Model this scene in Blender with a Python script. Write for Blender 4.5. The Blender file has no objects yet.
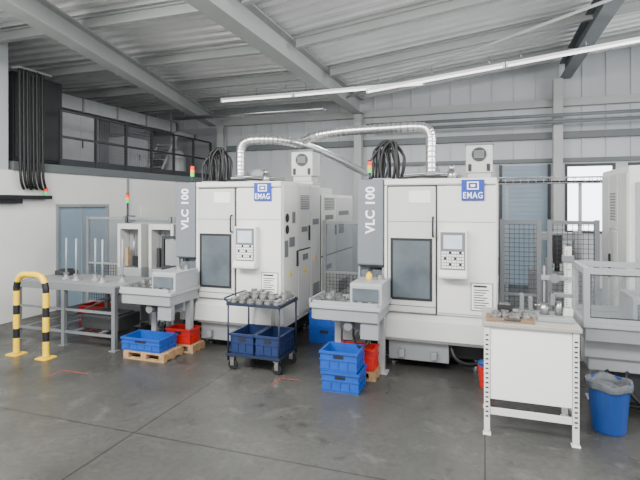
import bpy, bmesh, math, random
from mathutils import Vector, Matrix
random.seed(4)
C=bpy.context.scene.collection

# ---------------------------------------------------------------- materials
MATS={}
def mat(name,col,rough=.5,metal=0.0,var=.06,scale=6.0,bump=0.0,bscale=60,alpha=1.0,emit=None,es=0.0):
    if name in MATS: return MATS[name]
    m=bpy.data.materials.new(name); m.use_nodes=True
    nt=m.node_tree; b=nt.nodes['Principled BSDF']
    tc=nt.nodes.new('ShaderNodeTexCoord')
    n=nt.nodes.new('ShaderNodeTexNoise'); n.inputs['Scale'].default_value=scale; n.inputs['Detail'].default_value=5
    nt.links.new(tc.outputs['Object'],n.inputs['Vector'])
    r=nt.nodes.new('ShaderNodeValToRGB')
    r.color_ramp.elements[0].position=.3; r.color_ramp.elements[1].position=.7
    r.color_ramp.elements[0].color=tuple(max(0,c*(1-var)) for c in col)+(1,)
    r.color_ramp.elements[1].color=tuple(min(1,c*(1+var)) for c in col)+(1,)
    nt.links.new(n.outputs['Fac'],r.inputs['Fac']); nt.links.new(r.outputs['Color'],b.inputs['Base Color'])
    b.inputs['Roughness'].default_value=rough; b.inputs['Metallic'].default_value=metal
    if bump>0:
        n2=nt.nodes.new('ShaderNodeTexNoise'); n2.inputs['Scale'].default_value=bscale
        nt.links.new(tc.outputs['Object'],n2.inputs['Vector'])
        bp=nt.nodes.new('ShaderNodeBump'); bp.inputs['Strength'].default_value=bump; bp.inputs['Distance'].default_value=.01
        nt.links.new(n2.outputs['Fac'],bp.inputs['Height']); nt.links.new(bp.outputs['Normal'],b.inputs['Normal'])
    if alpha<1: b.inputs['Alpha'].default_value=alpha
    if emit:
        b.inputs['Emission Color'].default_value=tuple(emit)+(1,); b.inputs['Emission Strength'].default_value=es
    MATS[name]=m; return m
WHITE=mat('machine_white',(.70,.70,.67),.35,0,.04,2)
WHITE2=mat('door_white',(.56,.565,.545),.33,0,.04,2)
GREY=mat('machine_grey',(.16,.17,.18),.45,0,.05,3)
COLM=mat('column_grey',(.165,.18,.20),.42,0,.05,3)
COLG=mat('light_grey',(.33,.345,.355),.42,0,.05,3)
MGREY=mat('mid_grey',(.26,.27,.28),.45,0,.05,3)
DARK=mat('dark_plastic',(.012,.013,.015),.5)
DGREY=mat('dark_grey_metal',(.045,.048,.052),.5,.3)
STEEL=mat('steel',(.42,.42,.42),.30,.9,.15,20)
SILVER=mat('silver_duct',(.72,.72,.72),.28,.95,.08,12)
SILVERD=mat('duct_joint',(.50,.51,.52),.35,.9,.08,12)
GLASSD=mat('door_glass',(.085,.105,.12),.08,0,.3,3)
GLASSF=mat('fence_glass',(.20,.24,.28),.10,0,.05,3,alpha=.32)
GLASSH=mat('hood_pane',(.30,.34,.36),.08,0,.05,3,alpha=.14)
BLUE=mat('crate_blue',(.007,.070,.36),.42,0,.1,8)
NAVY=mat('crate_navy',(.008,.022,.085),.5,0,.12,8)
DBLUE=mat('frame_blue',(.010,.018,.04),.45)
BINBLUE=mat('bin_blue',(.010,.055,.24),.4)
RED=mat('crate_red',(.50,.014,.010),.45,0,.1,8)
YEL=mat('safety_yellow',(.85,.55,.010),.4)
BLK=mat('black_rubber',(.008,.008,.009),.5)
LINER=mat('bin_liner',(.16,.17,.18),.25,0,.2,30,alpha=.85)
WOOD=mat('pallet_wood',(.36,.22,.11),.8,0,.25,14)
BOARD=mat('brown_board',(.22,.14,.08),.7,0,.2,14)
LOGOB=mat('logo_blue',(.006,.040,.34),.4)
PAPER=mat('paper',(.84,.84,.82),.7,0,.01)
TWHITE=mat('text_white',(.95,.95,.95),.5,0,.01)
INK=mat('ink',(.012,.012,.018),.6)
WALLW=mat('white_plaster',(.80,.80,.77),.85,0,.05,1.5,.1,40)
WALLB=mat('panel_wall',(.50,.525,.54),.6,0,.06,1.2)
WALLD=mat('mezzanine_wall',(.30,.315,.33),.7,0,.12,1.2)
DOORB=mat('blue_door',(.27,.375,.46),.5,0,.05,2)
ROLL=mat('roller_door',(.23,.30,.36),.5,0,.05,2)
CEIL=mat('roof_sheet',(.76,.765,.76),.38,.15,.08,1.5)
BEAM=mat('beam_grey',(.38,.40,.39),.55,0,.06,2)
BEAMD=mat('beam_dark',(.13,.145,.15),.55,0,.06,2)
SCREEN=mat('screen_lit',(.45,.52,.58),.2,0,.1,8,emit=(.55,.65,.75),es=.5)
WIN=mat('window_pane',(.8,.9,1),.2,0,.05,2,emit=(.88,.95,1.0),es=5)
TUBE=mat('lamp_tube',(.95,.95,.95),.3,0,.01,emit=(1,1,1),es=2.2)
LR=mat('lamp_red',(.8,.03,.02),.3,0,.02,emit=(1,.05,.02),es=.3)
LO=mat('lamp_orange',(.9,.35,.02),.3,0,.02,emit=(1,.35,.02),es=.3)
LG=mat('lamp_green',(.02,.6,.15),.3,0,.02,emit=(.02,.8,.2),es=.5)
REDL=mat('red_line',(.20,.05,.035),.7,0,.3,20)
BEIGE=mat('beige_wood',(.42,.28,.16),.6,0,.15,12)
CREAM=mat('bench_laminate',(.36,.34,.30),.5)
PALE=mat('pale_door',(.50,.52,.52),.6)

def floor_mat():
    m=bpy.data.materials.new('floor_screed'); m.use_nodes=True; nt=m.node_tree; L=nt.links
    b=nt.nodes['Principled BSDF']; g=nt.nodes.new('ShaderNodeNewGeometry')
    b.inputs['Specular IOR Level'].default_value=.35
    def noise(s,d,dist=0,rough=.5):
        n=nt.nodes.new('ShaderNodeTexNoise'); n.inputs['Scale'].default_value=s; n.inputs['Detail'].default_value=d
        n.inputs['Distortion'].default_value=dist; n.inputs['Roughness'].default_value=rough; L.new(g.outputs['Position'],n.inputs['Vector']); return n
    def ramp(p0,c0,p1,c1,src):
        r=nt.nodes.new('ShaderNodeValToRGB'); e=r.color_ramp.elements
        e[0].position=p0;e[0].color=(c0,c0,c0*.98,1);e[1].position=p1;e[1].color=(c1,c1,c1*.98,1); L.new(src,r.inputs['Fac']); return r
    def mul(a,c,f=1):
        x=nt.nodes.new('ShaderNodeMix'); x.data_type='RGBA'; x.blend_type='MULTIPLY'; x.inputs[0].default_value=f
        L.new(a,x.inputs[6]); L.new(c,x.inputs[7]); return x.outputs[2]
    a=ramp(.32,.046,.70,.080,noise(.8,6,.5).outputs['Fac']).outputs['Color']
    a=mul(a,ramp(.35,.78,.7,1.18,noise(22,9,0,.7).outputs['Fac']).outputs['Color'])
    a=mul(a,ramp(.30,.62,.38,1.0,noise(2.6,7,1.2,.6).outputs['Fac']).outputs['Color'])
    a=mul(a,ramp(.56,1.0,.68,1.5,noise(3.4,8,.6,.65).outputs['Fac']).outputs['Color'])
    br=nt.nodes.new('ShaderNodeTexBrick'); br.inputs['Scale'].default_value=1; br.offset=0
    br.inputs['Brick Width'].default_value=2.6; br.inputs['Row Height'].default_value=3.1
    br.inputs['Mortar Size'].default_value=.007; br.inputs['Mortar Smooth'].default_value=.2
    br.inputs['Color1'].default_value=(1,1,1,1); br.inputs['Color2'].default_value=(1,1,1,1); br.inputs['Mortar'].default_value=(.4,.4,.4,1)
    L.new(g.outputs['Position'],br.inputs['Vector'])
    L.new(mul(a,br.outputs['Color']),b.inputs['Base Color'])
    L.new(ramp(.3,.24,.7,.50,noise(2.4,6,.5).outputs['Fac']).outputs['Color'],b.inputs['Roughness'])
    return m
FLOOR=floor_mat()

# ---------------------------------------------------------------- builder
def smooth_path(pts,n=8):
    P=[Vector(p) for p in pts]; out=[]
    for i in range(len(P)-1):
        p0=P[max(0,i-1)];p1=P[i];p2=P[i+1];p3=P[min(len(P)-1,i+2)]
        for k in range(n):
            t=k/n
            out.append(.5*((2*p1)+(-p0+p2)*t+(2*p0-5*p1+4*p2-p3)*t*t+(-p0+3*p1-3*p2+p3)*t**3))
    out.append(P[-1]); return out
class B:
    def __init__(s): s.bm=bmesh.new()
    def box(s,x0,x1,y0,y1,z0,z1,m=0):
        v=[s.bm.verts.new(p) for p in ((x0,y0,z0),(x1,y0,z0),(x1,y1,z0),(x0,y1,z0),(x0,y0,z1),(x1,y0,z1),(x1,y1,z1),(x0,y1,z1))]
        for q in ((0,3,2,1),(4,5,6,7),(0,1,5,4),(1,2,6,5),(2,3,7,6),(3,0,4,7)):
            f=s.bm.faces.new([v[i] for i in q]); f.material_index=m
        return s
    def prism(s,poly,a0,a1,axis='x',m=0):
        def P(p,a): return {'x':(a,p[0],p[1]),'y':(p[0],a,p[1]),'z':(p[0],p[1],a)}[axis]
        A=[s.bm.verts.new(P(p,a0)) for p in poly]; Bv=[s.bm.verts.new(P(p,a1)) for p in poly]; n=len(poly)
        fs=[s.bm.faces.new(A),s.bm.faces.new(Bv[::-1])]
        for i in range(n): fs.append(s.bm.faces.new((A[i],A[(i+1)%n],Bv[(i+1)%n],Bv[i])))
        for f in fs: f.material_index=m
        return s
    def tube(s,pts,r,m=0,seg=12,caps=True,mf=None):
        P=[Vector(p) for p in pts]; rings=[]; up=None
        for i,p in enumerate(P):
            d=(P[min(i+1,len(P)-1)]-P[max(i-1,0)]).normalized()
            if up is None: up=Vector((0,0,1)) if abs(d.z)<.9 else Vector((1,0,0))
            a=d.cross(up)
            if a.length<1e-4: a=d.orthogonal()
            a.normalize(); b=a.cross(d).normalized(); up=b
            rr=r[i] if isinstance(r,(list,tuple)) else r
            rings.append([s.bm.verts.new(p+a*math.cos(2*math.pi*k/seg)*rr+b*math.sin(2*math.pi*k/seg)*rr) for k in range(seg)])
        for i in range(len(P)-1):
            for k in range(seg):
                f=s.bm.faces.new((rings[i][k],rings[i][(k+1)%seg],rings[i+1][(k+1)%seg],rings[i+1][k])); f.smooth=True; f.material_index=mf(i) if mf else m
        if caps:
            for q in (rings[0],rings[-1][::-1]):
                f=s.bm.faces.new(q); f.material_index=m
        return s
    def cyl(s,p0,p1,r,m=0,seg=16): return s.tube([p0,p1],r,m,seg)
    def lathe(s,prof,c=(0,0,0),m=0,seg=24,axis='z'):
        rings=[]
        for (r,z) in prof:
            ring=[]
            for k in range(seg):
                a=2*math.pi*k/seg; x,y=r*math.cos(a),r*math.sin(a)
                p={'z':(x,y,z),'y':(x,z,y),'x':(z,x,y)}[axis]
                ring.append(s.bm.verts.new((c[0]+p[0],c[1]+p[1],c[2]+p[2])))
            rings.append(ring)
        n=len(rings)
        for i in range(n-1):
            for k in range(seg):
                f=s.bm.faces.new((rings[i][k],rings[i][(k+1)%seg],rings[i+1][(k+1)%seg],rings[i+1][k])); f.material_index=m
        for q in (rings[0],rings[-1]):
            f=s.bm.faces.new(q); f.material_index=m
        return s
    def done(s,name,mats,parent=None,loc=(0,0,0),bevel=0,label=None,cat=None,kind=None,group=None,rz=0):
        bmesh.ops.recalc_face_normals(s.bm,faces=s.bm.faces)
        me=bpy.data.meshes.new(name); s.bm.to_mesh(me); s.bm.free()
        for m in (mats if isinstance(mats,(list,tuple)) else [mats]): me.materials.append(m)
        o=bpy.data.objects.new(name,me); C.objects.link(o); o.location=loc; o.rotation_euler=(0,0,rz)
        if parent: o.parent=parent
        if bevel:
            md=o.modifiers.new('bevel','BEVEL'); md.width=bevel; md.segments=2; md.limit_method='ANGLE'; md.angle_limit=math.radians(50)
        if label:o['label']=label
        if cat:o['category']=cat
        if kind:o['kind']=kind
        if group:o['group']=group
        return o
def thing(name,loc,label,cat,group=None,rz=0):
    e=bpy.data.objects.new(name,None); e.empty_display_size=.2; C.objects.link(e); e.location=loc; e.rotation_euler=(0,0,rz)
    e['label']=label; e['category']=cat
    if group:e['group']=group
    return e
def dup(o,loc=None,label=None,parent=None,rz=None):
    n=o.copy(); C.objects.link(n)
    if parent is not None: n.parent=parent
    if loc is not None:n.location=loc
    if rz is not None:n.rotation_euler=(0,0,rz)
    if label:n['label']=label
    for c in list(o.children): dup(c,parent=n)
    return n
def boxes(name,m,parent,lst,bevel=0):
    for q in lst: B().box(*q).done(name,m,parent,bevel=bevel)
M_FRONT=Matrix(((1,0,0),(0,0,-1),(0,1,0)))
M_UP=Matrix(((0,-1,0),(0,0,-1),(1,0,0)))
def text(body,w,h,center,M,parent,m,name='lettering',bold=.012,space=1.0):
    cu=bpy.data.curves.new('t','FONT'); cu.body=body; cu.size=1; cu.extrude=.01; cu.offset=bold; cu.resolution_u=3; cu.space_character=space
    to=bpy.data.objects.new('t',cu); C.objects.link(to); bpy.context.view_layer.update()
    me=bpy.data.meshes.new_from_object(to.evaluated_get(bpy.context.evaluated_depsgraph_get()))
    bpy.data.objects.remove(to)
    xs=[v.co.x for v in me.vertices]; ys=[v.co.y for v in me.vertices]
    cx,cy=(min(xs)+max(xs))/2,(min(ys)+max(ys))/2; sx=w/(max(xs)-min(xs)); sy=h/(max(ys)-min(ys))
    for v in me.vertices:
        v.co=M@Vector(((v.co.x-cx)*sx,(v.co.y-cy)*sy,v.co.z*.15))+Vector(center)
    me.materials.clear(); me.materials.append(m)
    o=bpy.data.objects.new(name,me); C.objects.link(o); o.parent=parent; return o

# ================================================================ ROOM
YB=11.5; XL=-10.5; XR=8
B().box(XL,XR,-3,YB,-.1,0).done('floor',FLOOR,kind='structure')
def roofz(x): return 4.32+max(0,.12*(x+2.87))
b=B()
def rib(b,x0,x1,z0,z1):
    y=-3.0; p=.26; prof=[]
    while y<YB:
        prof+= [(y,0),(y+.11,0),(y+.13,.08),(y+.24,.08)]; y+=p
    vs0=[b.bm.verts.new((x0,a,z0+c)) for a,c in prof]; vs1=[b.bm.verts.new((x1,a,z1+c)) for a,c in prof]
    for i in range(len(prof)-1): b.bm.faces.new((vs0[i],vs0[i+1],vs1[i+1],vs1[i]))
rib(b,XL,-2.87,4.32,4.32); rib(b,-2.87,XR,4.32,roofz(XR))
b.box(XL,-2.87,-3,YB,4.41,4.46); b.prism([(-2.87,4.41),(XR,roofz(XR)+.09),(XR,roofz(XR)+.14),(-2.87,4.46)],-3,YB,'y')
b.done('ceiling',CEIL,kind='structure')
wins=[(1.62,2.58,1.15,2.64),(2.8,4.6,1.15,2.64)]
b=B()
b.box(XL,XR,YB,YB+.15,0,1.15); b.box(XL,XR,YB,YB+.15,2.64,5.8)
b.box(XL,1.62,YB,YB+.15,1.15,2.64); b.box(2.58,2.8,YB,YB+.15,1.15,2.64); b.box(4.6,XR,YB,YB+.15,1.15,2.64)
x=XL+.3
while x<XR-.1:
    b.box(x,x+.03,YB-.025,YB,2.76,5.4); x+=.45
b.done('wall_back',WALLB,kind='structure')
for i,(x0,x1,z0,z1) in enumerate(wins):
    b=B(); b.box(x0,x1,YB+.04,YB+.06,z0,z1,1)
    for a,c in ((x0,x0+.06),(x1-.06,x1)): b.box(a,c,YB,YB+.08,z0,z1,0)
    for a,c in ((z0,z0+.06),(z1-.06,z1)): b.box(x0+.06,x1-.06,YB+.005,YB+.075,a,c,0)
    b.done('window_%d'%(i+1),[DGREY,WIN],kind='structure')
b=B(); b.box(.36,1.28,YB-.06,YB-.001,0,2.62,0)
for k in range(26): b.box(.38,1.26,YB-.07,YB-.06,.02+k*.1,.05+k*.1,0)
b.box(.30,.36,YB-.09,YB-.001,0,2.64,1); b.box(1.28,1.34,YB-.09,YB-.001,0,2.64,1)
b.done('door_2',[ROLL,DGREY],kind='structure')
B().box(-6.7,XR,YB-.14,YB-.03,3.18,3.32).done('trim_1',BEAMD,kind='structure')
B().box(-6.7,XR,YB-.16,YB-.03,3.86,4.02).done('trim_2',BEAM,kind='structure')
B().box(-2.6,XR,YB-.10,YB-.03,2.68,2.76).done('trim_3',BEAMD,kind='structure')
b=B(); b.box(-6.95,-6.8,-3,6.2,0,2.3); b.box(-6.95,-6.8,6.2,7.4,1.78,2.3); b.box(-6.95,-6.8,7.4,YB,0,2.3)
b.done('wall_left',WALLW,kind='structure')
B().box(-6.95,-6.8,-3,5.35,2.3,4.32).done('wall_left_upper',WALLB,kind='structure')
b=B(); b.box(-6.93,-6.84,6.2,7.4,0,1.78,0); b.box(-6.84,-6.79,6.2,6.25,0,1.78,1); b.box(-6.84,-6.79,7.35,7.4,0,1.78,1); b.box(-6.84,-6.79,6.25,7.35,1.73,1.78,1)
b.box(-6.84,-6.825,6.78,6.80,0,1.73,1); b.done('door_1',[DOORB,COLG],kind='structure')
B().box(XL-.15,XL,-3,YB,0,4.4).done('wall_far_left',WALLD,kind='structure')
for i,y in enumerate((8.4,9.9)):
    B().box(XL+.001,XL+.05,y,y+.95,2.37,3.9).box(XL+.05,XL+.06,y+.1,y+.85,3.2,3.75).done('door_%d'%(i+3),PALE,kind='structure',bevel=.004)
B().box(XL,-6.72,YB-.05,YB-.022,2.44,3.84).done('trim_5',WALLD,kind='structure')
B().box(-6.83,-6.80,7.45,YB,0,.12).done('baseboard_left',MGREY,kind='structure')
B().box(XL,-6.96,5.4,YB,2.2,2.36).box(-6.96,-6.76,5.4,YB,2.302,2.44).done('trim_4',BEAMD,kind='structure',bevel=.004)

def ibeam(name,p0,p1,w,h,m,label):
    p0=Vector(p0);p1=Vector(p1); L=(p1-p0).length
    b=B(); t=.018
    b.box(0,L,-w/2,w/2,0,t); b.box(0,L,-w/2,w/2,h-t,h); b.box(0,L,-.008,.008,t,h-t)
    o=b.done(name,m,label=label,cat='beam'); o.location=p0
    o.rotation_euler=(p1-p0).to_track_quat('X','Z').to_euler(); return o
ibeam('roof_girder',(-2.87,-2.5,3.93),(-2.87,11.3,3.93),.26,.36,BEAM,'large light grey steel girder running under the corrugated roof')
ibeam('roof_girder',(-4.25,2.1,3.84),(-6.85,11.2,3.84),.22,.28,BEAM,'grey steel girder running towards the mezzanine')
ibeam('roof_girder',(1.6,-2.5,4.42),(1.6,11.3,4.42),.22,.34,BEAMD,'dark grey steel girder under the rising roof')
for i,y in enumerate((1.6,3.4,5.1,6.8,8.5,10.2)):
    ibeam('roof_purlin',(-2.7,y,4.15),(XR-.2,y,roofz(XR-.2)-.19),.10,.15,BEAM,'light grey steel purlin under the corrugated roof')['group']='roof purlins'
    ibeam('roof_purlin',(XL+.2,y,4.13),(-3.0,y,4.13),.10,.15,BEAM,'light grey steel purlin under the corrugated roof')['group']='roof purlins'
B().cyl((-2.7,9.6,3.98),(1.5,6.9,4.36),.022).done('bracing_rod',BEAM,label='thin steel bracing rod between roof girders',cat='bracing')
for x,m,l in ((-6.6,BEAM,'grey steel column at the end of the mezzanine'),(1.45,BEAM,'grey steel column standing against the panel wall'),(-2.87,BEAM,'grey steel column carrying the main girder')):
    b=B(); ztop=3.83 if x<-5 else (3.92 if x<0 else 4.41)
    b.box(x-.09,x+.09,YB-.36,YB-.345,.02,ztop); b.box(x-.09,x+.09,YB-.195,YB-.18,.02,ztop); b.box(x-.006,x+.006,YB-.345,YB-.195,.02,ztop)
    b.box(x-.13,x+.13,YB-.42,YB-.17,0,.02); b.done('steel_column',m,label=l,cat='column')
def lamp(p0,p1,label,en=13):
    p0=Vector(p0);p1=Vector(p1);L=(p1-p0).length
    e=thing('strip_light',p0,label,'lamp')
    q=(p1-p0).to_track_quat('X','Z').to_euler(); e.rotation_euler=q
    B().box(.03,L-.03,-.03,.03,.025,.065).box(0,.03,-.035,.035,-.015,.07).box(L-.03,L,-.035,.035,-.015,.07).done('housing',TWHITE,e,bevel=.004)
    B().cyl((.03,0,.005),(L-.03,0,.005),.015).done('tube',TUBE,e)
    for k in range(3):
        x=L*(.1+.4*k); B().cyl((x,0,.065),(x,0,.22),.006).done('hanger',STEEL,e)
    ld=bpy.data.lights.new('strip_glow','AREA'); ld.shape='RECTANGLE'; ld.size=L-.1; ld.size_y=.03; ld.energy=en*L
    lo=bpy.data.objects.new('strip_glow',ld); C.objects.link(lo); lo.parent=e; lo.location=(L/2,0,-.03)
    return e
lamp((-5.0,8.5,3.83),(-3.45,8.5,3.83),'long white fluorescent strip light hung below the roof')
lamp((-3.43,8.5,3.83),(-1.0,8.5,3.86),'long white fluorescent strip light hung below the roof')
lamp((-1.95,8.2,3.72),(.3,8.2,3.965),'long white fluorescent strip light below the sloping roof')
lamp((.32,8.2,3.967),(2.6,8.2,4.22),'long white fluorescent strip light below the sloping roof')
e=thing('wire_cable_tray',(.18,7.4,2.08),'open galvanised wire cable tray running above the fence','cable tray')
b=B()
for y in (0,.1,.2): b.cyl((0,y,0),(2.5,y,0),.006,0,6)
for y in (0,.2): b.cyl((0,y,.08),(2.5,y,.08),.007,0,6)
for k in range(26):
    x=k*.1; b.tube([(x,0,.08),(x,0,0),(x,.2,0),(x,.2,.08)],.005,0,6)
b.done('tray',STEEL,e)['kind']='stuff'
B().cyl((.0,.06,.02),(2.5,.06,.02),.014).done('cable',BLK,e); B().cyl((.0,.13,.02),(2.5,.13,.02),.016).done('cable',PAPER,e)
for x in (.10,1.05,2.3): B().box(x,x+.04,.08,.12,-2.08,-.006).done('support_post',COLG,e)
for y,r in ((9.3,.035),(9.42,.025)):
    B().cyl((-6.7,y,3.72),(-3.1,y,3.72),r).done('ceiling_pipe',STEEL,label='thin pipe crossing below the roof',cat='pipe')
for y,z in ((10.9,3.6),(11.0,3.48)):
    B().cyl((-2.6,y,z),(4,y,z),.035).done('ceiling_pipe',BEAMD,label='dark supply pipe running along the panel wall',cat='pipe')

# ================================================================ MEZZANINE
rail=thing('guard_railing',(-6.86,6.35,2.44),'dark steel guard railing along the mezzanine edge','railing')
L=4.75
for z in (.95,.5): B().cyl((0,0,z),(0,L,z),.022).done('rail',DGREY,rail)
B().box(-.008,.008,0,L,.0,.12).done('kick_plate',DGREY,rail)
p=B().box(-.022,.022,-.022,.022,0,.95).done('post',DGREY,rail)
for k in range(1,7): dup(p,(0,L*k/6,0),parent=rail)
b=B()
for k in range(1,26): b.box(-.003,.003,.79+k*.06,.794+k*.06,.12,.94)
for k in range(1,13): b.box(.003,.006,.79,2.37,.12+k*.063,.124+k*.063)
b.done('mesh_infill',MGREY,rail)['kind']='stuff'
def cabinet(x,y,z,w,d,h,m,label,name='control_cabinet'):
    e=thing(name,(x,y,z),label,'cabinet')
    B().box(0,w,0,d,.05,h).box(.03,w-.03,.03,d-.03,0,.05).done('body',m,e,bevel=.01)
    for y0,y1 in ((.02,d/2-.005),(d/2+.005,d-.02)): B().box(w,w+.02,y0,y1,.1,h-.04).done('door',m,e,bevel=.004)
    B().box(w+.02,w+.035,d/2+.03,d/2+.05,h*.45,h*.6).done('handle',DARK,e); return e
cabinet(-7.7,5.75,2.44,.5,.95,1.5,DGREY,'dark grey electrical cabinet on the mezzanine')
cabinet(-8.5,7.3,2.37,.6,1.0,1.25,PALE,'pale grey low cabinet on the mezzanine')
cabinet(-8.0,8.7,2.37,.5,.7,.9,COLG,'grey small cabinet standing on the mezzanine')
stp=thing('step_ladder',(-7.25,9.2,2.442),'light metal steps standing on the mezzanine','steps')
for k in range(4): B().box(-.2,.2,.12*k,.12*k+.14,.17+.18*k,.20+.18*k).done('step',STEEL,stp)
for x in (-.22,.2): B().prism([(0,0),(.06,0),(.56,.78),(.50,.78)],x,x+.02,'x').done('stringer',COLG,stp)
fan=thing('ventilation_unit',(-7.5,10.4,2.37),'grey round ventilation unit on the mezzanine floor','ventilator')
B().box(-.3,.3,-.3,.3,0,.08).lathe([(.28,.08),(.3,.14),(.3,.62),(.22,.75),(.12,.8)]).done('body',COLG,fan)
B().tube(smooth_path([(0,0,.8),(0,0,1.05),(.0,.2,1.22),(0,.8,1.22)]),.08).done('pipe',COLG,fan)
e=thing('ventilation_duct',(-8.2,6.9,3.72),'rectangular pale duct hung along the mezzanine','duct')
B().box(-.2,.2,0,4.3,0,.28).done('casing',PALE,e,bevel=.006)
for k in range(5): B().box(-.22,.22,.05+k*1.0,.09+k*1.0,-.02,.30).done('flange',MGREY,e)
fr=thing('cable_bundle',(-6.74,5.42,2.0),'bundle of black cables hanging down the wall','cables')
B().box(-.06,.10,-.02,.56,1.84,1.87).done('cable_bracket',MGREY,fr)
c0=B().tube(smooth_path([(.06,.02,1.84),(.06,.02,1.4),(.07,.02,.6),(.07,.03,.2),(.05,.08,.05),(.0,.14,.02)]),.020).done('cable',BLK,fr)
for k in range(1,8): dup(c0,(.012*(k%3),.055*k,.02*(k%2)),parent=fr)
tr=thing('wall_cable_tray',(-6.79,4.7,1.86),'dark cable tray with signal light fixed on the white wall','cable tray')
B().box(-.01,.14,0,1.3,.0,.06).box(.04,.10,.1,.8,-.07,.0).done('tray',DARK,tr)
z=.07
for m in (LG,LR):
    B().lathe([(.03,0),(.032,.004),(.032,.05),(.03,.055)],(.07,1.24,z)).done('lamp_segment',m,tr); z+=.055
B().cyl((-6.77,7.9,.3),(-6.77,7.9,2.28),.018).box(-6.8,-6.72,7.85,8.05,1.3,1.55).done('wall_conduit',MGREY,label='grey conduit with switch box on the white wall',cat='conduit')
B().box(-6.80,-6.787,8.3,8.55,1.45,1.75).done('wall_notice',PAPER,label='white paper notice fixed on the white wall',cat='notice')

def tower(loc,label,h=.10):
    e=thing('signal_light',loc,label,'signal lamp')
    B().cyl((0,0,0),(0,0,h),.012).lathe([(.03,0),(.03,.012)]).done('stem',DGREY,e)
    z=h
    for m,n in ((LG,'green'),(LO,'orange'),(LR,'red')):
        B().lathe([(.024,0),(.026,.004),(.026,.040),(.024,.044)],(0,0,z)).done('lamp_segment',m,e,label=n+' lamp segment'); z+=.045
    B().lathe([(.026,0),(.02,.012)],(0,0,z)).done('cap',DARK,e); return e

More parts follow.
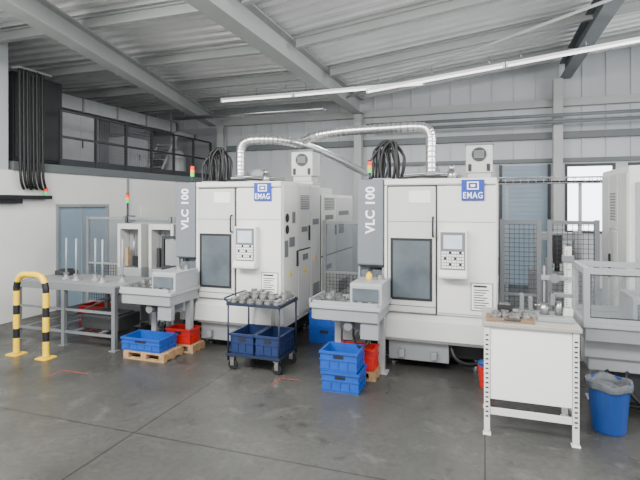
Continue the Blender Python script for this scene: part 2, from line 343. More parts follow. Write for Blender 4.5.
# ================================================================ MACHINE
W=1.455;H=2.06
def machine(loc,label):
    e=thing('machining_center',loc,label,'machine','vertical turning machines')
    b=B()
    b.prism([(.02,.30),(1.4,.30),(1.4,H),(.02,H)],.30,W,'x',0)
    b.box(0,.30,.06,1.4,.30,.74,0)
    b.box(0,.30,.55,1.4,.74,1.08,1)
    b.box(.12,W,1.42,3.2,.16,1.93,0)
    b.box(.10,1.36,.18,3.1,.12,.30,2)
    b.box(.86,W,-.015,.02,.62,1.98,0)
    b.box(.30,W,-.025,.02,1.99,H,0)
    b.box(.30,.335,-.02,.02,.60,1.99,0)
    b.done('body',[WHITE,DGREY,DARK],e,bevel=.012)
    B().prism([(.02,.62),(-.07,.56),(-.09,.36),(.02,.33)],.32,1.36,'x').done('apron',WHITE2,e,bevel=.008)
    B().box(.34,.98,.03,.25,.10,.30).box(.46,.52,-.03,.03,.14,.22).box(.8,.86,-.03,.03,.14,.22).done('coolant_tray',MGREY,e,bevel=.008)
    B().tube(smooth_path([(1.0,.05,.28),(1.05,.0,.18),(1.15,.02,.12),(1.3,.1,.12)]),.022).done('hose',BLK,e)
    B().tube(smooth_path([(.1,.05,.3),(.12,.0,.2),(.25,.0,.14),(.4,.1,.12)]),.02).done('hose',BLK,e)
    b=B(); b.prism([(-.03,1.12),(-.03,H),(1.2,H),(1.2,1.08),(.08,1.08)],.0,.292,'x'); b.done('column',COLM,e,bevel=.015)
    text('VLC 100',.52,.108,(.146,-.033,1.72),M_UP,e,TWHITE,bold=.03,space=1.06)
    B().box(.02,.03,.03,.55,.76,1.06).box(.03,.28,.03,.04,.76,1.06).done('bay_window',GLASSF,e)
    B().box(.0,.02,.02,.06,.74,1.09).box(.27,.30,.02,.06,.74,1.09).box(.02,.27,.02,.05,.74,.77).done('bay_frame',MGREY,e)
    B().cyl((.15,.3,.74),(.15,.3,.86),.08).cyl((.15,.3,.86),(.15,.3,.93),.055).done('chuck',STEEL,e)
    d=B().box(.345,.85,-.045,.015,.63,1.975).done('door',WHITE2,e,bevel=.012)
    b=B()
    for q in ((.375,.815,1.40,1.425),(.375,.815,.765,.79),(.375,.40,.79,1.40),(.79,.815,.79,1.40)): b.box(q[0],q[1],-.055,-.04,q[2],q[3])
    b.done('window_gasket',DARK,d)
    B().box(.40,.79,-.051,-.044,.79,1.40).done('window',GLASSD,d)
    B().tube(smooth_path([(.825,-.045,1.45),(.825,-.085,1.46),(.825,-.09,1.55),(.825,-.085,1.64),(.825,-.045,1.65)]),.010).done('handle',DARK,d)
    B().box(.57,.80,-.052,-.044,1.80,1.93).done('plate',PAPER,d,bevel=.004)
    boxes('seam',DGREY,d,[(.345,.85,-.047,-.04,.70,.706),(.345,.85,-.047,-.04,1.60,1.604)])
    boxes('door_gap',DARK,e,[(.336,.344,-.018,.018,.62,1.985),(.851,.859,-.018,.018,.62,1.985),(.336,.86,-.018,.018,1.977,1.989)])
    boxes('front_seam',MGREY,e,[(.875,1.44,-.018,-.012,.64,.648),(.875,1.44,-.018,-.012,1.60,1.606),(.34,1.35,-.028,-.02,2.0,2.004)])
    p=B().box(.885,1.17,-.11,-.015,1.02,1.52).prism([(-.11,1.02),(-.16,1.03),(-.16,1.06),(-.11,1.12)],.885,1.17,'x').done('control_panel',WHITE,e,bevel=.012)
    B().box(.905,1.15,-.114,-.108,1.04,1.50).done('bezel',GREY,p,bevel=.003)
    B().box(.935,1.12,-.118,-.112,1.33,1.47).done('screen',SCREEN,p)
    b=B()
    for i in range(9):
        for j in range(6): b.box(.918+i*.025,.938+i*.025,-.122,-.112,1.13+j*.03,1.152+j*.03,(i*j)%4==3)
    k=b.done('keypad',[PAPER,DARK],p); k['kind']='stuff'
    pb=B().cyl((0,0,0),(0,-.016,0),.010).done('push_button',DARK,p,loc=(.93,-.112,1.085))
    for i in range(1,6): dup(pb,(.93+i*.034,-.112,1.085),parent=p)
    B().cyl((.935,-.112,1.055),(.935,-.14,1.055),.018).done('emergency_stop',RED,p)
    lg=B().box(1.11,1.335,-.034,-.024,1.825,2.04).done('logo_sign',LOGOB,e,bevel=.003)
    # emblem: small white framed square with a solid centre
    boxes('logo_emblem',TWHITE,lg,[(1.165,1.28,-.0385,-.034,2.008,2.020),(1.165,1.28,-.0385,-.034,1.938,1.950),(1.165,1.179,-.0385,-.034,1.950,2.008),(1.266,1.28,-.0385,-.034,1.950,2.008),(1.20,1.245,-.0385,-.034,1.966,1.992)])
    text('EMAG',.19,.066,(1.2225,-.036,1.880),M_FRONT,lg,TWHITE,bold=.012,space=1.12)
    n=B().box(1.21,1.41,-.022,-.016,.70,.97).done('notice',PAPER,e)
    B().box(1.20,1.42,-.018,-.0155,.69,.98).done('notice_border',GREY,n)
    b=B(); b.box(1.23,1.36,-.024,-.022,.935,.955)
    for k in range(8): b.box(1.23,1.23+.16*(.6+.4*((k*37)%5)/5),-.024,-.022,.72+k*.026,.729+k*.026)
    b.done('notice_lines',DGREY,n)['kind']='stuff'
    for y0,y1,z0,z1 in ((.03,.50,.36,2.02),(.52,.96,.36,1.18),(.52,.96,1.20,2.02),(.98,1.38,.36,2.02),(1.45,2.15,.2,1.0),(1.45,2.15,1.02,1.89),(2.17,3.17,.2,1.0),(2.17,3.17,1.02,1.89)):
        B().box(W-.002,W+.012,y0,y1,z0,z1).done('side_panel',WHITE2 if (int(y0*10)%2) else WHITE,e,bevel=.005)
    boxes('panel_gap',DARK,e,[(W-.01,W+.004,.50,.52,.34,2.03),(W-.01,W+.004,.96,.98,.34,2.03),(W-.01,W+.004,1.385,1.44,.2,1.92),(W-.01,W+.004,2.15,2.17,.18,1.9),(W-.01,W+.004,.52,.96,1.18,1.20),(W-.01,W+.004,1.45,3.17,1.0,1.02)])
    for y,z in ((.14,1.62),(.14,1.48)): B().lathe([(.055,0),(.055,.004)],(W+.012,y,z),axis='x').done('round_sticker',INK,e)
    boxes('sticker',GREY,e,[(W+.012,W+.015,y,y+w,z,z+h) for y,z,w,h in ((.20,1.26,.18,.12),(.62,1.42,.22,.07),(1.04,1.5,.26,.08),(1.6,1.55,.4,.07),(2.3,1.6,.6,.07),(1.6,.8,.3,.07),(2.3,1.3,.3,.16),(.06,1.15,.11,.20),(.30,1.55,.10,.14),(.66,1.05,.2,.08))])
    for y,z in ((.2,.9),(.7,.88),(1.1,1.0)): B().prism([(y,z),(y+.1,z),(y+.05,z+.085)],W+.012,W+.015,'x').done('warning_triangle',YEL,e)
    for (ya,yb,za) in ((1.05,1.32,.50),(.58,.90,1.72),(1.55,2.05,1.70),(2.3,2.9,.35)):
        b=B()
        for k in range(8): b.box(W+.010,W+.02,ya,yb,za+k*.024,za+.012+k*.024)
        b.done('vent_grille',GREY,e)['kind']='stuff'
    boxes('side_handle',DARK,e,[(W+.012,W+.03,.44,.47,1.0,1.2),(W+.012,W+.03,.88,.91,1.3,1.5),(W+.012,W+.03,2.1,2.13,1.3,1.45)])
    X=.16
    f=B().box(.94+X,1.28+X,1.12,1.5,H+.001,2.10).box(.97+X,1.25+X,1.16,1.46,2.10,2.18).box(.95+X,1.27+X,1.14,1.48,2.18,2.53).done('mist_extractor',WHITE2,e,bevel=.010)
    B().lathe([(.09,0),(.09,-.015),(.065,-.015),(.065,-.004)],(1.11+X,1.14,2.41),axis='y').done('fan_ring',DGREY,f)
    b=B()
    for k in range(7): b.box(1.05+X,1.17+X,1.118,1.124,2.365+k*.014,2.371+k*.014)
    b.done('fan_guard',COLG,f)['kind']='stuff'
    B().box(.94+X,1.28+X,1.13,1.49,2.53,2.555).done('extractor_lid',GREY,f)
    boxes('latch',DARK,f,[(.98+X,1.02+X,1.13,1.14,2.20,2.29),(1.2+X,1.24+X,1.13,1.14,2.20,2.29)])
    boxes('roof_cover',COLG,e,[(.42,.88,.75,1.35,H,2.13),(.05,.28,.5,1.15,H,2.10)],bevel=.01)
    B().box(.55,.80,.86,1.1,2.13,2.24).box(.60,.75,.9,1.0,2.24,2.27).done('junction_box',MGREY,e,bevel=.006)
    B().cyl((.97,.6,2.06),(.97,.6,2.18),.05).cyl((.97,.6,2.18),(.97,.6,2.24),.03).done('valve',STEEL,e)
    for k,(y,z) in enumerate(((.62,2.10),(.68,2.14))): B().tube(smooth_path([(.35,y,z),(.7,y+.02,z+.02),(1.0,y,z),(1.05,y+.3,z),(1.06,1.0,z)]),.014).done('pipe',STEEL if k else DARK,e)
    B().box(.5,1.2,2.0,2.8,1.93,2.05).box(.6,.9,2.2,2.6,2.05,2.16).done('rear_cover',WHITE2,e,bevel=.01)
    for k in range(11):
        x0=.01+.014*k+random.uniform(-.01,.02); t=2.46+random.uniform(-.06,.08); y=.60+.03*(k%5); x1=x0+random.uniform(.17,.27); q=random.uniform(-.02,.03)
        B().tube(smooth_path([(x0,y,2.08),(x0+q,y,2.26),(x0+.02,y,t-.06),(x0+.09,y+.02,t+.03),(x0+.16,y+.02,t+.02),(x1,y,t-.10),(x1+.01,y-.02,2.25),(x1-q,y,2.10)],6),random.choice((.012,.015,.018)),0,8).done('cable',BLK if k%4 else DGREY,e)
    for x in (.35,1.25):
        for y in (.25,1.3,2.6):
            B().lathe([(.055,0),(.055,.02),(.02,.03),(.02,.14)],(x,y,0)).done('foot',STEEL,e)
    return e
m2=machine((-1.34,5.22,0),'off-white vertical turning machine with grey column beside the white workbench')
m1=dup(m2,(-3.72,5.22,0),'off-white vertical turning machine with its long side panelling exposed')
for x in (-3.58,-1.24): tower((x,5.36,H),'red orange green signal light on a machine column',.08)
e=thing('machine_enclosure',(1.30,5.30,0),'pale grey machine enclosure behind the glazed loading hood','machine')
B().box(0,1.4,0,1.1,.50,2.16,0).box(.05,1.35,.05,1.05,.08,.50,1).box(.1,1.3,.1,1.0,0,.08,2).done('body',[WHITE,MGREY,DARK],e,bevel=.012)
for y0,y1,z0,z1 in ((.03,.36,.54,1.1),(.03,.36,1.12,2.10),(.38,.72,.54,1.5),(.38,.72,1.52,2.10),(.74,1.07,.54,2.10)):
    B().box(-.012,.002,y0,y1,z0,z1).done('side_panel',WHITE2,e,bevel=.005)
boxes('panel_gap',DGREY,e,[(-.004,.01,.36,.38,.52,2.1),(-.004,.01,.72,.74,.52,2.1)])
B().box(-.03,-.012,.66,.69,1.0,1.25).done('side_handle',DARK,e)
b=B()
for k in range(10): b.box(-.02,-.010,.45,.66,1.62+k*.03,1.635+k*.03)
b.done('vent_grille',GREY,e)['kind']='stuff'
B().box(.05,.7,-.03,.0,.6,2.0).done('front_door',COLG,e,bevel=.01)
B().box(.12,.62,-.04,-.03,1.0,1.8).done('front_window',GLASSD,e)
for k in range(5):
    x0=.22+.03*k; t=2.75+.03*(k%3)
    B().tube(smooth_path([(x0,.35+.03*k,2.10),(x0,.35+.03*k,2.45),(x0+.04,.36+.03*k,t),(x0+.18,.36+.03*k,t+.08),(x0+.28,.37+.03*k,2.5),(x0+.3,.37+.03*k,2.10)],6),.016,0,8).done('cable',BLK,e)
e=thing('handling_unit',(.55,6.55,0),'grey handling unit with dark arm behind the safety fence','machine unit')
B().box(0,.68,0,.5,.03,.95).box(.04,.64,.04,.46,0,.03).done('base',MGREY,e,bevel=.01)
B().box(.05,.13,.1,.3,.95,1.45).box(.50,.58,.1,.3,.95,1.45).box(.13,.50,.12,.28,1.33,1.43).done('gantry',COLG,e,bevel=.006)
B().box(.25,.35,.05,.12,1.05,1.40).cyl((.3,.08,.95),(.3,.08,1.05),.03).done('arm',DARK,e)
B().box(.16,.24,.0,.1,.95,1.12).done('gripper',STEEL,e)
B().box(.38,.48,.0,.1,.95,1.22).cyl((.43,.05,1.22),(.43,.05,1.30),.03).done('motor',GREY,e)

# ================================================================ LOADING STATIONS
def station(loc,label,glass=False):
    e=thing('loading_station',loc,label,'loading table')
    poly=[(.75,.0),(.75,.60),(.06,.60),(.015,.57),(0,.52),(0,.08),(.015,.03),(.06,0)]
    if glass: poly=[(.88,.0),(.88,.60),(.03,.60),(.03,0)]
    B().prism(poly,.745,.785,'z').prism([(x*.94+.02,y*.94+.02) for x,y in poly],.63,.745,'z',1).done('table_top',[COLG,MGREY],e,bevel=.006)
    if not glass:
        boxes('edge_guard',COLG,e,[(.0,.014,.06,.54,.785,.825),(.06,.72,.0,.014,.785,.825)])
        boxes('conveyor_rail',STEEL,e,[(.05,.40,.165,.175,.785,.80),(.05,.40,.30,.31,.785,.80)])
    B().box(.42,.745,.10,.56,.785,.985).prism([(.10,.985),(.56,.985),(.56,1.0),(.12,1.0)],.42,.745,'x').done('drive_housing',COLG,e,bevel=.006)
    B().box(.45,.71,.085,.10,.82,.95).done('housing_window',GLASSD,e)
    lg=B().box(-.035,.035,-.035,.035,.0,.63).box(-.07,.07,-.07,.07,0,.015).done('leg',COLG,e,loc=(.20,.45,0),bevel=.004)
    dup(lg,(.66,.50,0),parent=e)
    if not glass:
        B().prism([(.10,.63),(.64,.63),(.64,.50),(.42,.44),(.36,.34),(.26,.34),(.26,.50),(.1,.54)],.40,.44,'y').done('bracket',COLG,e)
        B().box(.30,.52,.16,.36,.52,.63).cyl((.41,.16,.57),(.41,.06,.57),.045).done('drive_motor',GREY,e,bevel=.004)
        B().box(.54,.72,.05,.12,.46,.63).done('junction_box',MGREY,e,bevel=.005)
        B().tube(smooth_path([(.62,.08,.46),(.60,.07,.40),(.50,.12,.37),(.42,.25,.42),(.41,.3,.52)]),.012).done('hose',BLK,e)
    else:
        B().box(.10,.84,.18,.56,.34,.63).box(.06,.86,.14,.18,.46,.63).done('base',COLG,e,bevel=.008)
        B().box(.3,.8,.25,.5,.06,.34).done('pump_unit',DGREY,e,bevel=.01)
        for k in range(3): B().tube(smooth_path([(.25+.15*k,.2,.36),(.22+.15*k,.12,.25),(.32+.15*k,.1,.12),(.5+.1*k,.16,.06)]),.016).done('hose',BLK,e)
        b=B()
        for x in (.03,.83):
            for y in (.0,.55): b.box(x,x+.05,y,y+.045,.786,1.25)
        for y in (.0,.55): b.box(.08,.83,y,y+.045,1.20,1.25); b.box(.08,.83,y,y+.045,.786,.83)
        for x in (.03,.83): b.box(x,x+.05,.045,.55,1.20,1.25)
        b.done('hood_frame',COLG,e)
        boxes('hood_glass',GLASSH,e,[(.08,.83,.02,.026,.83,1.20),(.05,.056,.045,.55,.80,1.20)])
        boxes('hood_gasket',DGREY,e,[(.08,.83,.012,.018,1.19,1.20),(.08,.83,.012,.018,.83,.84),(.08,.088,.012,.018,.84,1.19),(.822,.83,.012,.018,.84,1.19)])
    return e
s2=station((-1.70,4.56,0),'blocky grey workpiece loading conveyor beside a turning machine')
s1=dup(s2,(-4.08,4.56,0),'blocky grey workpiece loading conveyor carrying steel parts above blue crate')
s3=station((.76,4.58,0),'grey framed loading table with glazed hood behind the workbench',True)
w0=B().lathe([(.022,0),(.040,0),(.040,.018),(.030,.022),(.030,.050),(.020,.050),(.020,.01)],seg=18).done('steel_workpiece',STEEL,loc=(-1.60,4.66,.786),label='turned steel flange part standing on the loading table',cat='metal part',group='workpieces on the loading table')
for dx in (-1.70,-4.08):
    for k,(x,y) in enumerate(((.10,.10),(.20,.08),(.31,.08),(.08,.225),(.19,.225),(.30,.225),(.10,.36),(.22,.38),(.36,.36),(.53,.04),(.63,.04))):
        if dx==-1.70 and k==0: continue
        dup(w0,(dx+x+.01,4.56+y+.01,.786))
for dx,x,y in ((-1.70,.20,.08),(-1.70,.19,.225),(-4.08,.30,.225),(-4.08,.19,.225)): dup(w0,(dx+x+.01,4.56+y+.01,.837))
pc=thing('spray_bottle',(-1.15,4.95,1.001),'small yellow and black bottle standing on the loading housing','bottle')
B().lathe([(.03,0),(.033,.01),(.033,.05),(.012,.07),(.012,.08)]).done('body',YEL,pc)
B().box(-.012,.04,-.01,.01,.08,.10).done('nozzle',DARK,pc)
dup(w0,(-1.03,4.96,1.001)); dup(w0,(-3.5,4.95,1.001)); dup(w0,(-3.41,4.98,1.001))

# ================================================================ DUCTS
def duct(pts,r,label):
    P=smooth_path(pts,14); Q=[]
    for i in range(len(P)-1):
        n=max(1,int((P[i+1]-P[i]).length/.012))
        for k in range(n): Q.append(P[i].lerp(P[i+1],k/n))
    Q.append(P[-1]); R=[r*(1+.03*(1 if (i%4)<2 else -1)) for i in range(len(Q))]
    return B().tube(Q,R,0,16,mf=lambda i:1 if i%4==1 else 0).done('exhaust_duct',[SILVER,SILVERD],label=label,cat='duct')
duct([(-.62,5.95,2.18),(-.62,5.95,2.4),(-.62,5.95,2.60),(-.67,5.95,2.70),(-.80,5.95,2.73),(-1.1,5.95,2.73),(-1.7,5.95,2.72),(-2.1,6.0,2.69),(-2.33,6.15,2.66)],.060,'corrugated silver exhaust duct rising from the machine roof')
duct([(-3.2,5.95,2.18),(-3.2,5.95,2.35),(-3.19,5.95,2.55),(-3.12,5.95,2.64),(-2.95,5.97,2.67),(-2.62,6.15,2.66),(-2.38,6.6,2.60),(-2.25,7.6,2.50),(-2.2,9.2,2.38)],.063,'corrugated silver exhaust duct curving over the machine to the rear')
for x in (-3.2,-.62):
    B().lathe([(.11,0),(.11,.012),(.072,.018),(.072,.05)],(x,5.95,2.131)).done('duct_flange',MGREY,label='round grey flange where the duct meets the machine',cat='flange')

# ================================================================ FENCES
def fence(x,y,w,h,label,rz=0,full=False):
    e=thing('safety_fence_panel',(x,y,0),label,'fence',rz=rz)
    p=B().box(0,.045,-.022,.022,.012,h).box(-.005,.05,-.05,.05,0,.012).done('post',GREY if full else MGREY,e)
    dup(p,(w-.045,0,0),parent=e)
    boxes('crossbar',GREY if full else COLG,e,[(.045,w-.045,-.015,.015,h-.05,h-.01),(.045,w-.045,-.015,.015,.12,.16),(.045,w-.045,-.015,.015,.78,.81)])
    if not full: B().box(.045,w-.045,-.003,.003,.81,h-.05).done('glazing',GLASSF,e)
    b=B(); top=h-.05 if full else .78
    n=int((w-.10)/.05)
    for k in range(1,n+1): b.box(.045+k*.05,.050+k*.05,-.003,.003,.16,top)
    for k in range(1,int((top-.16)/.05)+1): b.box(.045,w-.045,-.006,-.003,.16+k*.05,.165+k*.05)
    b.done('wire_mesh',DGREY,e)['kind']='stuff'; return e
for x,w in ((-6.38,.8),(-5.54,.85),(-4.65,.85)): fence(x,6.45,w,1.58,'grey framed safety fence panel with glazing')
fence(-2.24,6.7,.76,1.55,'grey framed safety gate between two machines')
fence(.16,5.75,.42,1.62,'dark wire mesh safety fence panel beside a machine',full=True); fence(.64,5.75,.50,1.62,'dark wire mesh safety fence panel beside a machine',full=True)

for i,x in enumerate((-5.10,-4.55)):
    e=thing('parts_stacker',(x,5.72,0),'light grey parts stacker unit in front of the safety fence','machine unit')
    B().box(0,.42,0,.4,.06,.86).box(.03,.39,.03,.37,0,.06).done('base',COLG,e,bevel=.01)
    B().box(.0,.05,.0,.4,.86,1.5).box(.37,.42,.0,.4,.86,1.5).box(.05,.37,.0,.4,1.42,1.5).done('upright_frame',WHITE2,e,bevel=.006)
    B().box(.07,.35,.18,.22,.87,1.40).done('slide',MGREY,e)
    B().box(.1,.15,.05,.1,.88,1.15).done('guide',BEIGE if i==0 else DGREY,e)
    B().box(.22,.32,.06,.14,.88,1.02).done('gripper',DARK,e)
    B().cyl((.2,.12,.88),(.2,.12,1.36),.012).cyl((.3,.16,1.02),(.3,.16,1.40),.01).done('guide_rod',STEEL,e)
tower((-5.07,5.9,1.5),'red orange green signal light on a tall stem above the stacker',.30)
e=thing('tool_rack',(-4.2,5.55,0),'light steel rack holding upright rods near the machine','rack')
B().box(0,.04,0,.04,.02,1.35).box(.36,.40,0,.04,.02,1.35).box(.04,.36,0,.04,1.31,1.35).box(.04,.36,0,.04,.9,.94).box(0,.4,-.05,.12,0,.02).done('frame',DGREY,e)
B().box(.06,.34,.005,.035,.95,1.3).done('panel',MGREY,e)

# ================================================================ LEFT TABLE
t=thing('steel_table',(-5.85,4.7,0),'grey steel work table carrying upright spindles','table')
b=B()
b.box(0,1.62,0,.05,.70,.78); b.box(0,1.62,.75,.80,.70,.78); b.box(0,.05,.05,.75,.70,.78); b.box(1.57,1.62,.05,.75,.70,.78)
b.done('frame',GREY,t,bevel=.004)
b=B(); b.box(.05,1.57,.05,.75,.74,.755)
for k in range(9): b.box(.05,1.57,.055+k*.077,.12+k*.077,.755,.783)
b.done('table_top',MGREY,t)
lg=B().box(-.025,.025,-.025,.025,0,.70).box(-.05,.05,-.05,.05,0,.01).done('leg',GREY,t,loc=(.03,.03,0))
for x,y in ((.80,.03),(1.59,.03),(.03,.77),(.80,.77),(1.59,.77)): dup(lg,(x,y,0),parent=t)
boxes('stretcher',GREY,t,[(.05,1.57,.015,.045,.16,.19),(.05,1.57,.755,.785,.16,.19),(.055,.775,.02,.04,.44,.47),(.825,1.565,.02,.04,.44,.47)])
boxes('shelf_bar',GREY,t,[(.1+k*.4,.14+k*.4,.045,.755,.165,.185) for k in range(4)])
B().box(.9,1.5,.2,.6,.186,.36).box(.95,1.45,.25,.55,.36,.38).done('drive_unit',DGREY,t,bevel=.01)
B().cyl((.2,.7,.18),(1.4,.7,.68),.012).done('brace',GREY,t)
sp=thing('spindle_post',(-5.30,5.0,.784),'steel spindle with stacked washers standing on the table','spindle','spindles on the steel table')
B().lathe([(.05,0),(.05,.015),(.025,.02),(.025,.06)]).cyl((0,0,.06),(0,0,.55),.012).done('rod',COLG,sp)
B().lathe([(.025,.06),(.034,.065),(.034,.085),(.025,.09)]).done('washer',STEEL,sp)
for x,y in ((-5.08,4.95),(-4.86,5.05),(-4.62,4.92),(-4.42,5.05)): dup(sp,(x,y,.784))
B().box(-5.75,-5.5,5.22,5.4,.784,.85).box(-5.70,-5.55,5.25,5.37,.85,.87).done('metal_block',DGREY,label='dark steel block lying on the table',cat='metal block',bevel=.01)

# ================================================================ BARRIER
bar=thing('crash_barrier',(-5.27,4.25,0),'yellow and black striped tubular crash barrier hoop','barrier')
path=[(0,0,.02),(0,0,.80),(.02,0,.88),(.07,0,.94),(.15,0,.96),(.31,0,.96),(.39,0,.94),(.44,0,.88),(.46,0,.80),(.46,0,.02)]
P=[Vector(p) for p in path]; D=[]
for i in range(len(P)-1):
    n=max(1,int((P[i+1]-P[i]).length/.01))
    for k in range(n): D.append(P[i].lerp(P[i+1],k/n))
D.append(P[-1]); ND=len(D)
def band(i):
    j=min(i,ND-2-i)
    return 1 if (18<=j<29 or 46<=j<57 or 74<=j<85) else 0
B().tube(D,.036,0,16,True,mf=band).done('hoop',[YEL,BLK],bar)
boxes('foot_plate',YEL,bar,[(-.08,.08,-.08,.08,0,.015),(.38,.54,-.08,.08,0,.015)])

# ================================================================ CRATES
def crate(loc,w,d,h,m,label,rz=0,group='plastic crates'):
    b=B();t=.012
    b.box(0,w,0,d,0,.015); b.box(0,w,0,t,.015,h); b.box(0,w,d-t,d,.015,h); b.box(0,t,t,d-t,.015,h); b.box(w-t,w,t,d-t,.015,h)
    for z0,z1,e in ((h-.022,h,.012),(h*.55,h*.55+.012,.008),(.02,.03,.006)):
        b.box(-e,w+e,-e,0,z0,z1); b.box(-e,w+e,d,d+e,z0,z1); b.box(-e,0,0,d,z0,z1); b.box(w,w+e,0,d,z0,z1)
    n=max(3,int(w/.09))
    for k in range(1,n):
        x=w*k/n; b.box(x-.004,x+.004,-.008,0,.03,h*.55); b.box(x-.004,x+.004,d,d+.008,.03,h*.55)
    for k in range(1,4):
        y=d*k/4; b.box(-.008,0,y-.004,y+.004,.03,h*.55); b.box(w,w+.008,y-.004,y+.004,.03,h*.55)
    b.box(w*.36,w*.64,-.004,0,h*.66,h*.82,1); b.box(-.004,0,d*.33,d*.67,h*.66,h*.82,1)
    return b.done('storage_crate',[m,DARK],loc=loc,label=label,cat='crate',group=group,rz=rz)
def pallet(loc,w,d,label,rz=0):
    b=B()
    for k in range(5):
        y=k*d/5; b.box(0,w,y+.005,y+d/5-.01,.075,.095)
    for x in (0,w/2-.035,w-.07): b.box(x,x+.07,.0,d,.015,.075)
    for y in (0,d/2-.03,d-.06): b.box(0,w,y,y+.06,0,.015)
    return b.done('wooden_pallet',WOOD,loc=loc,label=label,cat='pallet',rz=rz)
pallet((-3.97,4.55,0),.56,.36,'small wooden pallet beneath a blue crate')
crate((-4.0,4.56,.096),.52,.32,.15,BLUE,'wide blue plastic crate standing on a small wooden pallet')
pallet((-3.70,4.95,0),.40,.26,'small wooden pallet beneath a red crate')
crate((-3.68,4.96,.096),.33,.22,.18,RED,'red plastic crate on a wooden pallet beside machine')
crate((-5.72,5.62,0),.55,.3,.28,RED,'red plastic crate on the floor behind the steel table')
crate((-1.48,4.38,0),.36,.30,.19,BLUE,'blue plastic crate at the bottom of a stack of two')
crate((-1.50,4.39,.192),.36,.30,.19,BLUE,'blue plastic crate on top of another blue crate')
pallet((-1.46,4.76,0),.42,.32,'small wooden pallet beneath a red crate')
crate((-1.44,4.77,.096),.38,.22,.22,RED,'red plastic crate on a wooden pallet behind blue crates')
crate((-2.15,5.85,0),.4,.55,.20,BLUE,'blue plastic crate on the floor between two machines')
crate((-2.15,5.85,.202),.4,.55,.20,BLUE,'blue plastic crate stacked on another between two machines')

# ================================================================ CART
CX=-2.63
ct=thing('tool_trolley',(CX,4.58,0),'dark blue two-shelf trolley on castors carrying steel rings','trolley')
cw,cd=.62,.50
b=B()
for x in (.012,cw-.012):
    for y in (.012,cd-.012): b.cyl((x,y,.11),(x,y,.74),.010)
b.tube(smooth_path([(.012,.012,.72),(-.01,.012,.75),(-.04,.04,.77),(-.04,cd-.04,.77),(-.01,cd-.012,.75),(.012,cd-.012,.72)]),.010)
b.done('frame',DBLUE,ct)
for z in (.70,.16):
    b=B(); b.box(0,cw,0,cd,z,z+.012)
    for q in ((0,cw,-.006,.004),(0,cw,cd-.004,cd+.006)): b.box(q[0],q[1],q[2],q[3],z,z+.030)
    b.box(-.006,.004,0,cd,z,z+.030); b.box(cw-.004,cw+.006,0,cd,z,z+.030)
    b.done('shelf',DBLUE,ct)
cs=B().lathe([(.02,-.014),(.05,-.014),(.055,-.008),(.055,.008),(.05,.014),(.02,.014)],(0,0,.055),axis='y',m=0).box(-.02,.02,-.026,-.02,.05,.13,1).box(-.02,.02,.02,.026,.05,.13,1).box(-.03,.03,-.03,.03,.13,.145,1).done('castor',[BLK,STEEL],ct,loc=(.05,.05,0))
for x,y in ((cw-.05,.05),(.05,cd-.05),(cw-.05,cd-.05)): dup(cs,(x,y,0),parent=ct)
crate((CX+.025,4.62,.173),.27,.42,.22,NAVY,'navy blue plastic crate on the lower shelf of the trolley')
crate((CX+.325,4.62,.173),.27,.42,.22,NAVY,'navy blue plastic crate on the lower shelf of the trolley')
rg=B().lathe([(.026,0),(.044,0),(.044,.03),(.036,.034),(.036,.058),(.026,.058)],seg=18).done('steel_ring',STEEL,loc=(CX+.055,4.64,.713),label='turned steel ring on the trolley top shelf',cat='metal ring',group='steel rings on the trolley')
for i in range(6):
    for j in range(5):
        if i==j==0: continue
        dup(rg,(CX+.055+i*.102+random.uniform(-.004,.004),4.64+j*.096,.713))
        if random.random()<.45: dup(rg,(CX+.055+i*.102,4.64+j*.096,.772))

# ================================================================ WORKBENCH
wb=thing('workbench',(-.01,3.96,0),'white steel workbench with grey top and front panel','workbench')
bw,bd=.67,.56
B().box(-.015,bw+.015,-.015,bd+.015,.845,.875).done('bench_top',CREAM,wb,bevel=.004)
lg=B().box(-.022,.022,-.018,.018,.03,.845).box(-.012,.012,-.012,.012,.012,.03).box(-.03,.03,-.03,.03,0,.012).done('leg',WHITE,wb,loc=(.025,.02,0),bevel=.003)
for x,y in ((bw-.025,.02),(.025,bd-.02),(bw-.025,bd-.02)): dup(lg,(x,y,0),parent=wb)
B().box(.05,bw-.05,.012,.028,.28,.84).done('front_panel',PAPER,wb,bevel=.003)
boxes('crossbar',WHITE,wb,[(.003,.018,.04,bd-.04,.74,.84),(bw-.018,bw-.003,.04,bd-.04,.74,.84),(.05,bw-.05,bd-.03,bd-.01,.74,.84),(.004,.03,.04,bd-.04,.16,.20),(bw-.03,bw-.004,.04,bd-.04,.16,.20),(.05,bw-.05,.012,.03,.16,.21)])
b=B()
for x in (.006,bw-.044):
    for k in range(18): b.box(x+.008,x+.03,.0,.003,.14+k*.037,.152+k*.037)
b.done('slot_holes',DGREY,wb)['kind']='stuff'
B().box(.01,.36,.02,.28,0,.012).cyl((.34,.03,.006),(.34,.03,.014),.008).done('wooden_board',BOARD,loc=(0,3.97,.8755),label='brown wooden board lying on the workbench',cat='board')
e=thing('measuring_stand',(.55,4.20,.876),'tall column measuring stand with gauge and clamp arms','measuring device')
B().box(-.16,.10,-.10,.12,0,.035).done('base',MGREY,e,bevel=.006)
B().box(.045,.095,.015,.06,.035,.58).box(.035,.105,.005,.07,.035,.09).done('column',WHITE2,e,bevel=.004)
b=B()
for k in range(23): b.box(.050,.066 if k%5 else .085,.012,.016,.10+k*.02,.104+k*.02)
b.done('scale_marks',INK,e)['kind']='stuff'
B().box(-.12,.11,.012,.065,.31,.345).cyl((-.10,.035,.13),(-.10,.035,.42),.008).done('arm',MGREY,e,bevel=.003)
B().box(-.06,.11,.010,.065,.18,.21).box(-.06,-.03,-.03,.05,.12,.21).done('arm',GREY,e,bevel=.003)
B().lathe([(.036,0),(.036,.02),(.03,.026)],(-.03,-.016,.33),axis='y').done('gauge',GREY,e)
B().box(.03,.11,-.002,.075,.46,.51).done('slider',GREY,e,bevel=.004)
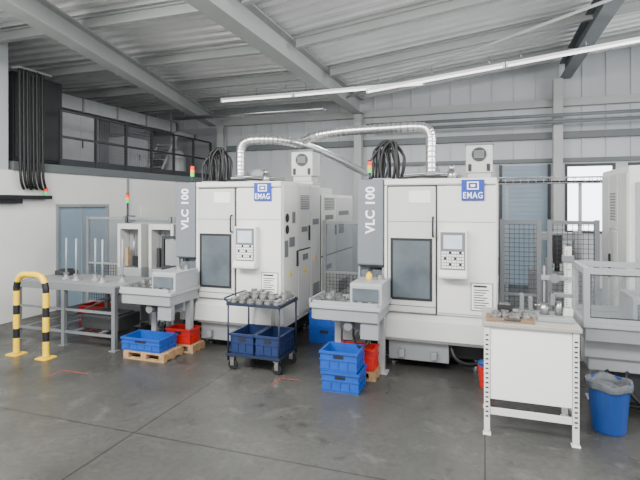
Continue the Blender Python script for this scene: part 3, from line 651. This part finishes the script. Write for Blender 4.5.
for x,h,r in ((-.10,.12,.035),(0,.14,.026)): B().cyl((x,.03,.035),(x,.03,h),r).done('anvil',STEEL,e)
e=thing('bench_vice',(.33,4.40,.876),'small grey bench vice standing on the workbench','vice')
B().box(-.06,.06,-.05,.05,0,.03).box(-.05,-.02,-.045,.045,.03,.16).done('fixed_jaw',GREY,e,bevel=.004)
B().box(.015,.045,-.045,.045,.031,.14).done('moving_jaw',GREY,e,bevel=.004)
B().cyl((.045,0,.07),(.11,0,.07),.009).done('screw',STEEL,e)
for k,(x,y) in enumerate(((.08,4.1),(.15,4.14),(.22,4.08),(.30,4.13))): dup(w0,(x,y,.8885),'turned steel part standing on the workbench board')
e=thing('tool_holder',(.16,4.38,.876),'dark tool holder block on the workbench','tool holder')
B().box(-.06,.06,-.03,.03,0,.05).box(-.06,.06,-.03,-.015,.05,.065).done('block',DARK,e,bevel=.004)
B().box(-.04,.04,-.015,.02,.05,.075).done('insert',STEEL,e)
e=thing('pliers',(.14,4.0,.889),'pliers with dark grips lying on the board','pliers')
for s in (1,-1): B().tube(smooth_path([(0,0,.008),(.06,.013*s,.008),(.12,.006*s,.008)]),.006).done('grip',DGREY,e)
B().prism([(-.05,-.004),(0,-.012),(.0,.012),(-.05,.004)],.002,.014,'z').done('jaw',STEEL,e)

e=thing('waste_bin',(.93,4.36,0),'round blue plastic waste bin with a translucent liner','bin')
B().lathe([(.115,0),(.12,.01),(.15,.37),(.16,.375),(.16,.39),(.148,.39),(.142,.36),(.112,.03)],seg=32).done('body',BINBLUE,e)
b=B(); b.lathe([(.163,.345),(.166,.36),(.168,.375),(.166,.395),(.150,.397),(.135,.36),(.11,.25),(.05,.22)],seg=40)
for v in b.bm.verts:
    a=math.atan2(v.co.y,v.co.x); f=1+.015*math.sin(9*a)+.01*math.sin(17*a); v.co.x*=f; v.co.y*=f; v.co.z+=.008*math.sin(5*a)
b.done('bin_liner',LINER,e)
e=thing('bucket',(.02,5.0,0),'small red bucket with blue lid beside the machine','bucket')
B().lathe([(.07,0),(.085,.2),(.09,.2),(.09,.21),(.08,.21),(.066,.02)]).done('body',RED,e)
B().lathe([(.086,.211),(.088,.24),(.05,.25)]).done('lid',BINBLUE,e)
e=thing('steel_container',(1.68,4.50,0),'low grey steel chip container on the floor near the bin','container')
B().box(0,.7,0,.5,.04,.34).box(-.01,.71,-.01,.51,.34,.37).done('body',MGREY,e,bevel=.006)
boxes('skid',DARK,e,[(.05,.12,.02,.48,0,.04),(.58,.65,.02,.48,0,.04)])

# ================================================================ FLOOR MARKINGS
def mark(x0,x1,y0,y1,px,pw,py0,py1,label='worn red corner marking painted on the floor'):
    b=B(); b.prism([(x0,y0),(x1,y0),(x1,y1),(x0,y1)],.0003,.0016,'z'); b.box(px,pw,py0,py1,.0003,.0016)
    b.done('floor_marking',REDL,label=label,cat='floor marking')
mark(-2.0,-1.78,4.55,4.575,-2.0,-1.975,4.36,4.56)
mark(-4.3,-3.95,4.0,4.02,-4.3,-4.28,3.8,4.01)

# ================================================================ LIGHT + CAMERA
w=bpy.data.worlds.new('world'); bpy.context.scene.world=w; w.use_nodes=True
w.node_tree.nodes['Background'].inputs[0].default_value=(.98,.99,1,1); w.node_tree.nodes['Background'].inputs[1].default_value=1.95
def area(loc,rot,sx,sy,e,col=(1,1,1)):  # added fill lamps below the roof
    ld=bpy.data.lights.new('fill_light','AREA'); ld.shape='RECTANGLE'; ld.size=sx; ld.size_y=sy; ld.energy=e; ld.color=col
    o=bpy.data.objects.new('fill_light',ld); C.objects.link(o); o.location=loc; o.rotation_euler=rot
area((-1.5,0.6,4.0),(math.radians(34),0,0),6,1.0,520,(1,.985,.96))
area((4.8,5.0,3.8),(0,math.radians(40),0),2,5,400,(.99,.99,1))
area((-4.4,1.8,3.7),(math.radians(25),math.radians(-35),0),2,1.5,300,(1,.98,.95))
cam=bpy.data.cameras.new('camera'); co=bpy.data.objects.new('camera',cam); C.objects.link(co)
co.location=(0,0,1.8); co.rotation_euler=(math.radians(90),0,math.radians(18.9))
cam.lens=27.1; cam.sensor_width=36; cam.shift_y=-37/640; cam.clip_start=.05
bpy.context.scene.camera=co
